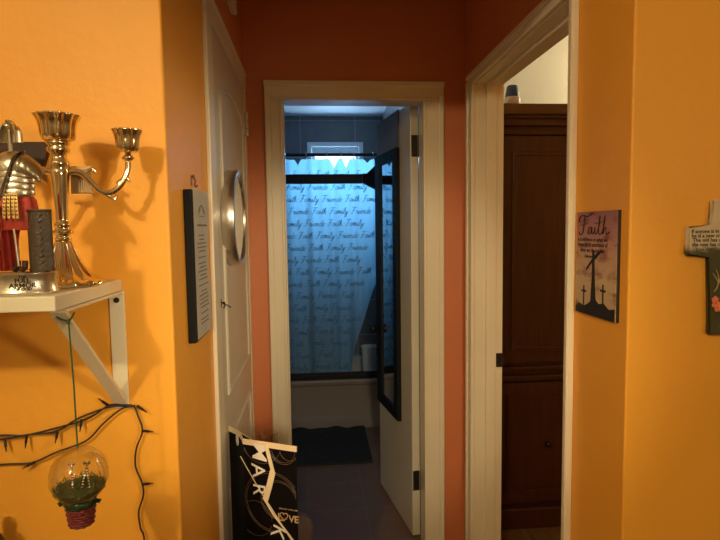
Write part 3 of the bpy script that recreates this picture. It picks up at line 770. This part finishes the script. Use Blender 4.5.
# ---- globe ornament hanging from the bracket
ox, oy, oz = -.3635, .838, 1.071
go = thing('globe_ornament', 'clear globe ornament with green filling and red basket hanging under the shelf', 'ornament', (ox, oy, .985))
b = new(); R = .0435
lathe(b, [(.010, -.0420), (.020, -.0385), (.030, -.0315), (.038, -.0212), (.0425, -.009), (.0435, .0), (.0425, .009), (.039, .0193), (.033, .0283), (.025, .0356), (.015, .0408), (.006, .043), (.003, .0435)], (ox, oy, oz), 48, sx=.955); obj('glass_globe', b, 'glass', go, smooth='all')
b = new()
lathe(b, [(.012, -.0385), (.025, -.033), (.0335, -.024), (.036, -.018), (.030, -.016), (.015, -.015), (0, -.015)], (ox, oy, oz), 32, flute=.05, nf=13, f0=3)
for k in range(700):
    a = random.uniform(0, 2*PI); rr = .037*math.sqrt(random.random()); c0 = Vector((ox+rr*cos(a), oy+rr*sin(a), oz-.014+random.uniform(-.012, .003)))
    d = Vector((random.uniform(-1, 1), random.uniform(-1, 1), random.uniform(.0, .8))).normalized()*random.uniform(.007, .014)
    e = c0+d
    if (e-Vector((ox, oy, oz))).length > .041: continue
    s_ = d.cross(Vector((0, 0, 1))).normalized()*.0009
    b.faces.new([b.verts.new(c0-s_), b.verts.new(c0+s_), b.verts.new(e)])
obj('tinsel_filling', b, 'moss', go)['kind'] = 'stuff'
for xs, lean in ((-.004, 0), (.009, .009), (.020, -.002)):
    b = new()
    for k in range(9): ball(b, (ox+xs+lean*k/8, oy-.014, oz-.013+k*.0043), .0019, 8)
    for s in (-1, 1): ball(b, (ox+xs+lean+s*.0030, oy-.014, oz+.0245), .0026, 8)
    obj('beaded_stem', b, 'bead', go, smooth=True)
b = new(); lathe(b, [(.020, -.0475), (.0225, -.045), (.0225, -.040), (.021, -.036), (.018, -.034), (.017, -.0475)], (ox, oy, oz), 40, flute=.05, nf=9)
for s_, dz in ((-1, .014), (-1, .006), (1, 0), (-1, -.003)):
    c0 = Vector((ox+s_*.021, oy, oz-.041)); b.faces.new([b.verts.new(c0+Vector((0, 0, -.003))), b.verts.new(c0+Vector((s_*.008, -.004, dz-.003))), b.verts.new(c0+Vector((s_*.012, -.003, dz+.003))), b.verts.new(c0+Vector((0, 0, .004)))])
obj('foil_collar', b, 'foil', go, smooth=True)
b = new(); lathe(b, [(.0145, -.0775), (.0162, -.077), (.0200, -.0485), (.0200, -.0465), (.016, -.0465), (.0, -.048)], (ox, oy, oz), 40)
for k in range(7):
    z = -.0755+k*.0043; rr = .0166+.0036*(z+.077)/.029
    tube(b, [(ox+(rr+.0011*sin(11*a+k*PI))*cos(a), oy+(rr+.0011*sin(11*a+k*PI))*sin(a), oz+z) for a in [2*PI*i/72 for i in range(73)]], .0013, 5)
obj('basket', b, 'basket', go, smooth=True)
b = new(); tube(b, [(ox, oy, oz+.043), (ox-.001, oy+.001, oz+.14), (ox-.004, oy+.002, SZ-.043)], .0013, 6); 
tube(b, smooth_path([(ox-.004, oy+.002, SZ-.043), (ox-.017, oy-.002, SZ-.036), (ox-.024, oy+.004, SZ-.028)]), .0014, 6)
tube(b, smooth_path([(ox-.004, oy+.002, SZ-.043), (ox+.003, oy-.003, SZ-.036), (ox+.004, oy+.004, SZ-.030)]), .0014, 6); ball(b, (ox-.004, oy, SZ-.043), .003, 8)
obj('hanging_string', b, 'green', go, smooth=True)

# ---- string of small lights along the wall
sl = thing('string_lights', 'black string of tiny unlit lights looped from the shelf bracket along the wall', 'string lights', (-.36, YF, 1.11))
Yw = YF-.011
paths = [
 [(-.95, Yw, 1.03), (-.75, Yw, 1.052), (-.602, Yw, 1.058), (-.556, Yw, 1.056), (-.50, Yw, 1.067), (-.44, Yw, 1.083), (-.40, Yw, 1.107), (-.372, Yw-.006, 1.110), (-.355, Yw, 1.106)],
 [(-.95, Yw, 1.02), (-.75, Yw, 1.04), (-.602, Yw, 1.050), (-.55, Yw, 1.057), (-.498, Yw, 1.061), (-.455, Yw, 1.085), (-.395, Yw, 1.105), (-.352, Yw, 1.104)],
 [(-.95, Yw, .985), (-.75, Yw, .995), (-.602, Yw, 1.001), (-.545, Yw, 1.002), (-.50, Yw, 1.020), (-.444, Yw, 1.040), (-.41, Yw, 1.073), (-.375, Yw, 1.100), (-.349, Yw, 1.105)],
 [(-.352, Yw, 1.107), (-.345, Yw, 1.085), (-.338, Yw, 1.055), (-.351, Yw, 1.02), (-.354, Yw, .985), (-.343, Yw, .950), (-.342, Yw, .925), (-.352, Yw, .893), (-.350, Yw, .86), (-.344, Yw, .83), (-.352, Yw, .70), (-.345, Yw, .5), (-.35, Yw, .3), (-.348, Yw, .06)],
]
for p in paths:
    b = new(); tube(b, smooth_path(p, 6), .0018, 6); obj('wire', b, 'wire', sl, smooth=True)
bulbs = [((-.552, 1.056), (0, -1)), ((-.592, 1.050), (.25, -1)), ((-.495, 1.063), (-.1, -1)), ((-.45, 1.083), (-.05, -1)), ((-.40, 1.108), (-.6, .7)), ((-.54, 1.003), (-1, -.45)),
         ((-.346, 1.105), (1, -.6)), ((-.338, 1.055), (1, 0)), ((-.342, .948), (1, .22))]
for (x, z), (dx, dz) in bulbs:
    d = Vector((dx, -.35, dz)).normalized(); c0 = Vector((x, Yw, z))
    b = new(); tube(b, [c0, c0+d*.014], .0026, 8); tube(b, [c0+d*.014, c0+d*.024], .0019, 8, .0008); obj('light_bulb', b, 'bulb', sl, smooth=True)

# ---- dark turned post at lower left
px_, py_ = -.607, 1.000
b = new(); lathe(b, [(.03, 0), (.03, .02), (.018, .05), (.018, .5), (.026, .55), (.018, .6), (.018, .80), (.030, .85), (.034, .875), (.024, .897), (.0105, .908), (.0125, .918), (.0135, .925), (.011, .934), (.005, .938), (0, .9385)], (px_, py_, .0), 32)
tag(obj('turned_post', b, 'darkwood2', smooth=True, loc=(px_, py_, 0)), 'dark turned wooden post peeking in at the lower left edge', 'post')

# ---- hanging print on the left hallway wall
pc = thing('hanging_print', 'tall narrow print of text on a black board hung on the left hallway wall', 'wall print', (XL, 1.255, 1.2))
b = new(); box(b, (XL+.001, 1.187, 1.197), (XL+.018, 1.335, 1.528), .002); obj('backing_board', b, 'black', pc)
b = new(); NY, NZ = 16, 30; g = []
fx = XL+.0195
def pbulge(y, z):
    t = (y-1.188)/.15; s = (z-1.202)/.328
    return .0015+.0035*max(0, .5-s)*t+.0015*sin(9*s)*t
for j in range(NZ+1):
    z = 1.204+.327*j/NZ; y1 = 1.338+.012*j/NZ-.012*max(0, .35-j/NZ)+.002*sin(j*.9)
    g.append([b.verts.new((fx+pbulge(1.188+(y1-1.188)*i/NY, z), 1.188+(y1-1.188)*i/NY, z)) for i in range(NY+1)])
for a, c in zip(g, g[1:]):
    for i in range(NY): b.faces.new((a[i], a[i+1], c[i+1], c[i]))
bmesh.ops.solidify(b, geom=b.faces[:], thickness=-.001)
obj('paper_sheet', b, 'paper', pc, smooth=True)
b = new()
def pline(y0, y1, z, h):
    vs = [b.verts.new((fx+pbulge(y, zz)+.0016, y, zz)) for y, zz in ((y0, z), (y1, z), (y1, z+h), (y0, z+h))]; b.faces.new(vs)
pline(1.215, 1.315, 1.450, .004)
z = 1.428
random.seed(3)
while z > 1.225:
    wd = random.uniform(.028, .052); y = 1.262-wd
    while y < 1.262+wd-.01:
        l = random.uniform(.010, .024); pline(y, min(y+l, 1.262+wd), z, .0026); y += l+.003
    z -= .0088 if random.random() < .75 else .0135
obj('printed_text', b, 'greyink', pc)
b = new()
for a in range(3): tube(b, [(fx+.0035, 1.262+.030*cos(t)*(1-.2*a), 1.475+.022*sin(t)*(1-.2*a)+.004*a) for t in [PI*k/10 for k in range(11)]], .0007, 4)
tube(b, [(fx+.0035, 1.235, 1.472), (fx+.0035, 1.289, 1.472)], .0008, 4)
obj('printed_emblem', b, 'greyink', pc)
nl = obj('wall_hook', new(), 'hook', loc=(XL, 1.272, 1.553)); 
b = new(); tube(b, smooth_path([(0, 0, .008), (.006, 0, .006), (.010, 0, -.001), (.008, 0, -.009), (.011, 0, -.014), (.014, 0, -.010)]), .0020, 6); ball(b, (.006, 0, .009), .005, 10, (.6, 1, 1)); box(b, (0, -.003, -.012), (.002, .003, .012), .0008)
bmesh.ops.recalc_face_normals(b, faces=b.faces); b.to_mesh(nl.data); b.free()
tag(nl, 'small dark hook on the wall above the tall narrow print', 'hook')

# ---- Faith plaque on the right hallway wall
fp = thing('sunset_plaque', 'sunset plaque with three crosses and cursive lettering on the right hallway wall', 'plaque', (XR, 1.196, 1.23))
PY0, PY1, PZ0, PZ1 = 1.282, 1.103, 1.231, 1.472
b = new(); box(b, (XR-.0065, PY1, PZ0), (XR+.0005, PY0, PZ1), .001); obj('plaque_board', b, 'sil', fp)
b = new(); box(b, (XR-.0075, PY1+.002, PZ0), (XR-.0065, PY0, PZ1)); obj('sky_print', b, 'sky', fp)
fr = frame((XR-.0076, PY0, PZ0), (0, -1, 0), (0, 0, 1)); PW = PY0-PY1; PH = PZ1-PZ0
def poly(b, pts, t=.0004): slab(b, [(u*PW, v*PH) for u, v in pts], fr, t)
b = new(); poly(b, [(0, 0), (.975, 0), (.975, .12), (.85, .10), (.72, .145), (.60, .13), (.50, .175), (.44, .17), (.36, .12), (.22, .075), (.1, .10), (0, .06)]); obj('dark_hill', b, 'sil', fp)
b = new()
poly(b, [(.40, .15), (.385, .12), (.54, .12), (.52, .2), (.495, .40), (.475, .63), (.425, .63), (.425, .40)], .0006)
poly(b, [(.275, .455), (.275, .425), (.40, .50), (.52, .555), (.64, .615), (.645, .645), (.52, .60), (.40, .535)], .0007); obj('large_cross', b, 'sil', fp)
for u, v, s in ((.22, .10, 1), (.70, .13, 1.05)):
    b = new(); w_ = .014*s
    poly(b, [(u-w_, v-.03), (u+w_, v-.03), (u+w_, v+.18*s), (u-w_, v+.18*s)], .0006)
    poly(b, [(u-.06*s, v+.115*s), (u+.06*s, v+.115*s), (u+.06*s, v+.135*s), (u-.06*s, v+.135*s)], .0007); obj('small_cross', b, 'sil', fp)
# cursive word drawn with pen strokes
b = new()
def pen(pts, w=.0013):
    P = smooth_path([(u*PW, v*PH, .0006) for u, v in pts], 5)
    tube(b, [fr @ p for p in P], w, 6)
pen([(.06, .90), (.10, .955), (.20, .965), (.30, .955), (.42, .985)]); pen([(.22, .955), (.20, .88), (.17, .80), (.11, .775), (.07, .80)]); pen([(.10, .865), (.18, .875), (.28, .885)], .001)
pen([(.40, .845), (.35, .85), (.31, .815), (.32, .785), (.37, .80), (.405, .85), (.40, .80), (.43, .785), (.47, .81)], .0012)
pen([(.47, .81), (.485, .85), (.48, .80), (.50, .785), (.54, .80)], .0012); pen([(.492, .885), (.497, .892)], .0013)
pen([(.54, .80), (.59, .88), (.60, .955), (.575, .86), (.58, .79), (.62, .785), (.66, .81)], .0012); pen([(.53, .885), (.66, .90)], .001)
pen([(.66, .80), (.71, .90), (.715, .955), (.69, .88), (.675, .785), (.71, .84), (.745, .845), (.75, .80), (.78, .785), (.83, .81)], .0012)
obj('cursive_word', b, 'sil', fp, smooth=True, label='dark cursive word on the plaque')
b = new()
for body, v, u, s in (('is confidence in what we', .715, .03, .0135), ('hope for & assurance of', .665, .05, .0135), ('what we do not see', .612, .10, .0135), ('Hebrews 11:1', .555, .22, .0105)):
    text(b, body, s, fr @ Matrix.Translation((u*PW, v*PH, .0003)), shear=.2, ext=.0002, bold=.0001)
obj('verse_text', b, 'ink', fp)
b = new(); ball(b, (XR-.0085, PY1+.003, PZ0+.69*PH), .0028, 10); obj('pin', b, 'chrome', fp, smooth=True)

# ---- resin cross on the right front wall
rc = thing('resin_cross', 'resin wall cross with scripture text and coral flowers at the right edge', 'cross', (.85, YF, 1.21))
def cross_pts(x0, x1, z0, z1, vx0, vx1, az0, az1, rr=.006):
    return [(vx0, z0), (vx1, z0), (vx1, az0), (x1, az0), (x1, az1), (vx1, az1), (vx1, z1), (vx0, z1), (vx0, az1), (x0, az1), (x0, az0), (vx0, az0)]
fr = frame((0, YF+.0005, 0), (1, 0, 0), (0, 0, 1))
b = new(); slab(b, cross_pts(.763, .937, 1.208, 1.490, .817, .883, 1.375, 1.435), fr, .015)
bmesh.ops.bevel(b, geom=b.edges[:], offset=.004, segments=2, affect='EDGES'); obj('cross_body', b, 'resincross', rc, smooth=True)
fr3 = frame((0, YF-.0148, 0), (1, 0, 0), (0, 0, 1))
b = new()
for k, (body, s_, w_, x) in enumerate((('If anyone is in Christ,', .0108, 1.0, .7705), ('he is a new creation.', .0108, 1.0, .7715), ('The old has gone,', .0108, 1.06, .7735), ('the new has come.', .0108, 1.0, .7725), ('2 Cor. 5:17', .007, 1.1, .781))):
    text(b, body, s_, fr3 @ Matrix.Translation((x, 1.4215-.0090*k, 0)) @ Matrix.Diagonal((w_, 1, 1, 1)), ext=.0002, bold=.0002)
obj('scripture_text', b, 'ink', rc)
b = new()
for a0 in (.6, 1.1, 1.7, 2.3): tube(b, smooth_path([(.832, YF-.017, 1.318), (.832+.010*cos(a0), YF-.0175, 1.318+.014*sin(a0)), (.832+.016*cos(a0+.3), YF-.017, 1.318+.028*sin(a0))]), .0016, 5, .0007)
tube(b, smooth_path([(.832, YF-.017, 1.32), (.828, YF-.0175, 1.308), (.822, YF-.017, 1.300)]), .0014, 5); obj('leaf_sprig', b, 'lily', rc, smooth=True)
for x, z, s in ((.826, 1.283, 1.), (.8335, 1.268, 1.35), (.823, 1.272, .6), (.85, 1.262, 1.2), (.862, 1.285, 1.)):
    b = new()
    for k in range(5): ball(b, (x+.0045*s*cos(2*PI*k/5+.3), YF-.0172, z+.0045*s*sin(2*PI*k/5+.3)), .0040*s, 10, (1, .45, 1))
    ball(b, (x, YF-.0185, z), .0022*s, 8); obj('coral_flower', b, 'coral', rc, smooth=True)
b = new(); ball(b, (.8335, YF-.018, 1.466), .0035, 10, (1, .5, 1)); ball(b, (.85, YF-.018, 1.472), .005, 10, (1.4, .5, .8)); ball(b, (.844, YF-.018, 1.462), .004, 8, (1.5, .5, .7)); obj('dove_relief', b, 'leather', rc, smooth=True)

# ---- stool, bag, pouch
SX, SY, SH = -.12, 1.52, .500
so = thing('wooden_stool', 'small wooden stool standing under the black bag beside the closed door', 'stool', (SX, SY, 0))
b = new(); box(b, (SX-.12, SY-.13, SH-.025), (SX+.085, SY+.125, SH), .006); obj('seat', b, 'stool', so)
for a in (-1, 1):
    for c in (-1, 1):
        b = new(); tube(b, [(SX-.015+a*.075, SY+c*.095, SH-.025), (SX-.015+a*.088, SY+c*.112, 0)], .014, 10, .011); obj('leg', b, 'stool', so, smooth=True)
b = new(); tube(b, [(SX-.10, SY-.105, .2), (SX+.07, SY-.105, .2)], .008, 8); obj('stretcher', b, 'stool', so, smooth=True)
b = new(); tube(b, [(SX-.10, SY+.105, .2), (SX+.07, SY+.105, .2)], .008, 8); obj('stretcher', b, 'stool', so, smooth=True)

A = Vector((-.2615, 1.60, 0)); B = Vector((-.207, 1.50, 0)); Cc = Vector((-.058, 1.435, 0)); D = A+(Cc-B)
bg = thing('gift_bag', 'glossy black shopping bag with white letters and cream rim on the stool', 'bag', (B.x, B.y, SH))
zt = lambda k: [.862, .860, .857, .790][k]
BZ = SH+.001
def side_quad(k, s, t):
    q = [A, B, Cc, D]; p = q[k].lerp(q[(k+1) % 4], s)
    z0 = zt(k)+(zt((k+1) % 4)-zt(k))*s; c = (A+Cc)/2
    z = BZ+(z0-BZ)*t
    bul = (.004*sin(PI*s)*sin(PI*t)) if k in (1, 3) else -.010*sin(PI*s)*t
    nrm = (q[(k+1) % 4]-q[k]).normalized().cross(Vector((0, 0, 1)))
    p2 = c+(p-c)*(.995+.005*t) + nrm*bul
    return Vector((p2.x, p2.y, z))
b = new(); NS, NT = 12, 16
grid = []
for t in range(NT+1):
    row = []
    for k in range(4):
        for s in range(NS): row.append(b.verts.new(side_quad(k, s/NS, t/NT)))
    grid.append(row)
n = 4*NS
for a, c in zip(grid, grid[1:]):
    for i in range(n): b.faces.new((a[i], a[(i+1) % n], c[(i+1) % n], c[i]))
b.faces.new(grid[0][::-1])
obj('bag_body', b, 'bag', bg, smooth=True)
b = new()
for k in range(4):
    pts = [side_quad(k, s/NS, 1.0)+Vector((0, 0, -.006)) for s in range(NS+1)]
    nn = (pts[-1]-pts[0]).normalized().cross(Vector((0, 0, 1)))
    band(b, [p+nn*.0012 for p in pts], .016, .0016, (0, 0, 1))
obj('bag_rim', b, 'bagrim', bg, label='cream coloured rim')
uF = (Cc-B).normalized(); nF = uF.cross(Vector((0, 0, 1)))
if nF.y > 0: nF = -nF
def onface(u, v, off=.0015):
    """u,v in 0..1 of the front face"""
    return side_quad(1, u, v)+nF*off
W_ = (Cc-B).length; Hf = .857-BZ
def px2(px, py): return ((px-243)/54., 1-(py-440)/130.)
def fn_face(u0, v0, rot, off=.002):
    def f(v):
        x, y = (v.x, v.y) if not rot else (v.y*cos(rot-PI/2)+v.x*0, 0)
        if rot:
            x = v.x*cos(rot)-v.y*sin(rot); y = v.x*sin(rot)+v.y*cos(rot)
        return onface(u0+x/W_, v0+y/Hf, off+v.z)
    return f
for ch, px, py, s, rot in (('M', 254.5, 440.5, .066, -PI/2-.12), ('A', 251.5, 463, .060, -PI/2+.1), ('R', 253, 483, .056, -PI/2), ('K', 274, 521, .060, -PI/2-.35)):
    b = new(); u, v = px2(px, py); text(b, ch, s, None, fn=fn_face(u, v, rot), ext=.0002, bold=.0002); obj('white_letter', b, 'bagwhite', bg, label='large white letter %s on the bag' % ch)
b = new(); u, v = px2(288.5, 517.5); text(b, 'VE', .027, None, fn=fn_face(u, v, 0), ext=.0002, bold=.0006, space=.95)
hp = [];
u0, v0 = px2(283.8, 512.5)
uL, vL = px2(277.5, 517.5); text(b, 'L', .030, None, fn=fn_face(uL, vL, 0), ext=.0002, bold=.0006)
for k in range(25):
    t = 2*PI*k/24; hp.append(onface(u0+.0007*16*sin(t)**3/W_, v0+.0008*(13*cos(t)-5*cos(2*t)-2*cos(3*t)-cos(4*t))/Hf, .002))
tube(b, hp, .0012, 5)
u, v = px2(279, 505.5); text(b, 'discover what you', .0075, None, fn=fn_face(u, v, 0), ext=.0002)
obj('gold_lettering', b, 'bagpink', bg, label='pale gold words low on the bag')
b = new()
for px, py, rr, a0, a1 in ((272, 500, .085, -.3, 4.9), (272, 500, .080, -.3, 4.9), (279, 497, .055, .2, 5.2), (279, 497, .051, .2, 5.2), (262, 440, .06, 3.4, 6.2), (284, 445, .035, 3.3, 6.2), (290, 445, .028, 3.3, 6.2), (284, 445, .04, 3.3, 6.2), (255, 520, .05, 0, 6)):
    u0, v0 = px2(px, py); seg = []
    for k in range(41):
        a = a0+(a1-a0)*k/40; u = u0+rr*cos(a)/W_; v = v0+rr*sin(a)/Hf
        if .01 < u < .99 and .02 < v < .955: seg.append(onface(u, v, .0012))
        else:
            if len(seg) > 2: tube(b, seg, .0006, 4)
            seg = []
    if len(seg) > 2: tube(b, seg, .0006, 4)
obj('swirl_lines', b, 'baggold', bg, label='thin gold swirl lines on the black bag')
b = new()
def rib(pp, w, side=None):
    P = [onface(*px2(x, y), off) for x, y, off in pp]
    d = (P[-1]-P[0]).normalized(); s = d.cross(nF)
    band(b, P, w, .0012, s)
rib([(267.5, 441, .006), (271, 453, .008), (274.5, 468, .006)], .011); rib([(274.5, 467, .0075), (271, 482, .008), (266, 498, .005)], .017)
rib([(265, 497, .006), (274, 512, .005), (287, 528, .005), (299, 544, .004)], .005); rib([(240, 458, .003), (258, 486, .004), (276, 512, .004), (292, 538, .003)], .0022)
obj('ribbon_handle', b, 'ribbon', bg, label='cream ribbon handle hanging over the front')
b = new(); c0 = side_quad(0, .45, .93); nA = (B-A).normalized().cross(Vector((0, 0, 1)));
uA = (B-A).normalized()
frA = frame(c0+nA*.003, uA, (0, 0, 1)); slab(b, [(.011*cos(a), .017*sin(a)) for a in [2*PI*k/20 for k in range(20)]], frA, .001); obj('oval_gleam', b, 'bagwhite', bg)  # white oval standing in for a gleam on the bag's side
# clear plastic cup in the bag
b = new(); lathe(b, [(.020, .0), (.021, .002), (.027, .37), (.028, .372), (.026, .372), (.0195, .006), (0, .006)], (-.139, 1.508, BZ+.002), 28)
tag(obj('plastic_cup', b, 'plastic', smooth=True, loc=(-.139, 1.508, BZ)), 'tall clear plastic cup poking out of the black bag', 'cup')
# mauve pouch on the stool
b = new(); lathe(b, [(.03, .001), (.037, .004), (.040, .045), (.037, .075), (.030, .087), (.018, .095), (.006, .098), (0, .0985)], (-.060, 1.562, SH), 32, flute=.02, nf=7)
tag(obj('fabric_pouch', b, 'mauve', smooth='all', loc=(-.060, 1.562, SH)), 'rounded mauve brown fabric pouch beside the black bag', 'pouch')

# ------------------------------------------------------------------ lights
def point(name, loc, col, e, rad):
    l = bpy.data.lights.new(name, 'POINT'); l.energy = e; l.color = col; l.shadow_soft_size = rad
    o = bpy.data.objects.new(name, l); C.objects.link(o); o.location = loc; return o
point('living_ceiling_lamp', (-.80, -.90, 2.25), (1, .77, .43), 70, .045)
point('living_added_fill', (1.6, -.9, 1.7), (1, .80, .52), 13, .25)  # added fill from the right, no window stands there
point('bedroom_ceiling_lamp', (2.3, 2.95, 2.35), (1, .86, .58), 30, .08)
l = bpy.data.lights.new('hall_fill_spot', 'SPOT'); l.energy = 110; l.color = (1, .80, .50); l.shadow_soft_size = .12; l.spot_size = math.radians(27); l.spot_blend = .5  # added unseen spot that brightens the hallway through its opening
o = bpy.data.objects.new('hall_fill_spot', l); C.objects.link(o); o.location = (.12, -1.3, 1.75)
o.rotation_euler = (Vector((.20, 2.3, .95))-o.location).to_track_quat('-Z', 'Y').to_euler()
l = bpy.data.lights.new('side_fill_spot', 'SPOT'); l.energy = 90; l.color = (1, .80, .50); l.shadow_soft_size = .10; l.spot_size = math.radians(29); l.spot_blend = .8  # second added spot, unseen, lifting the left hallway wall and print
o = bpy.data.objects.new('side_fill_spot', l); C.objects.link(o); o.location = (1.25, -.75, 1.65)
o.rotation_euler = (Vector((-.26, 1.47, 1.30))-o.location).to_track_quat('-Z', 'Y').to_euler()
l = bpy.data.lights.new('daylight', 'AREA'); l.shape = 'RECTANGLE'; l.size = .42; l.size_y = .46; l.energy = 29; l.color = (.40, .69, 1.0)
o = bpy.data.objects.new('daylight', l); C.objects.link(o); o.location = ((WX0+WX1)/2, BY+.14, (WZ0+WZ1)/2); o.rotation_euler = (-PI/2, 0, 0)

wd = bpy.data.worlds.new('world'); bpy.context.scene.world = wd; wd.use_nodes = True
wd.node_tree.nodes['Background'].inputs['Color'].default_value = (.72, .88, 1, 1)
wd.node_tree.nodes['Background'].inputs['Strength'].default_value = 2.2

# ------------------------------------------------------------------ camera
yaw, pitch, roll = .0835, .076, -.0133
f = Vector((sin(yaw)*cos(pitch), cos(yaw)*cos(pitch), -sin(pitch)))
rt = Vector((cos(yaw), -sin(yaw), 0)); up = rt.cross(f)
rt, up = rt*cos(roll)+up*sin(roll), up*cos(roll)-rt*sin(roll)
mc = Matrix((rt, up, -f)).transposed().to_4x4(); mc.translation = (0, 0, 1.44)
cam = bpy.data.cameras.new('camera'); cam.sensor_width = 36; cam.lens = 545/720*36; cam.clip_start = .05
co = bpy.data.objects.new('camera', cam); C.objects.link(co); co.matrix_world = mc
bpy.context.scene.camera = co
vs_ = bpy.context.scene.view_settings
vs_.view_transform = 'Standard'; vs_.look = 'None'; vs_.exposure = 0; vs_.gamma = 1
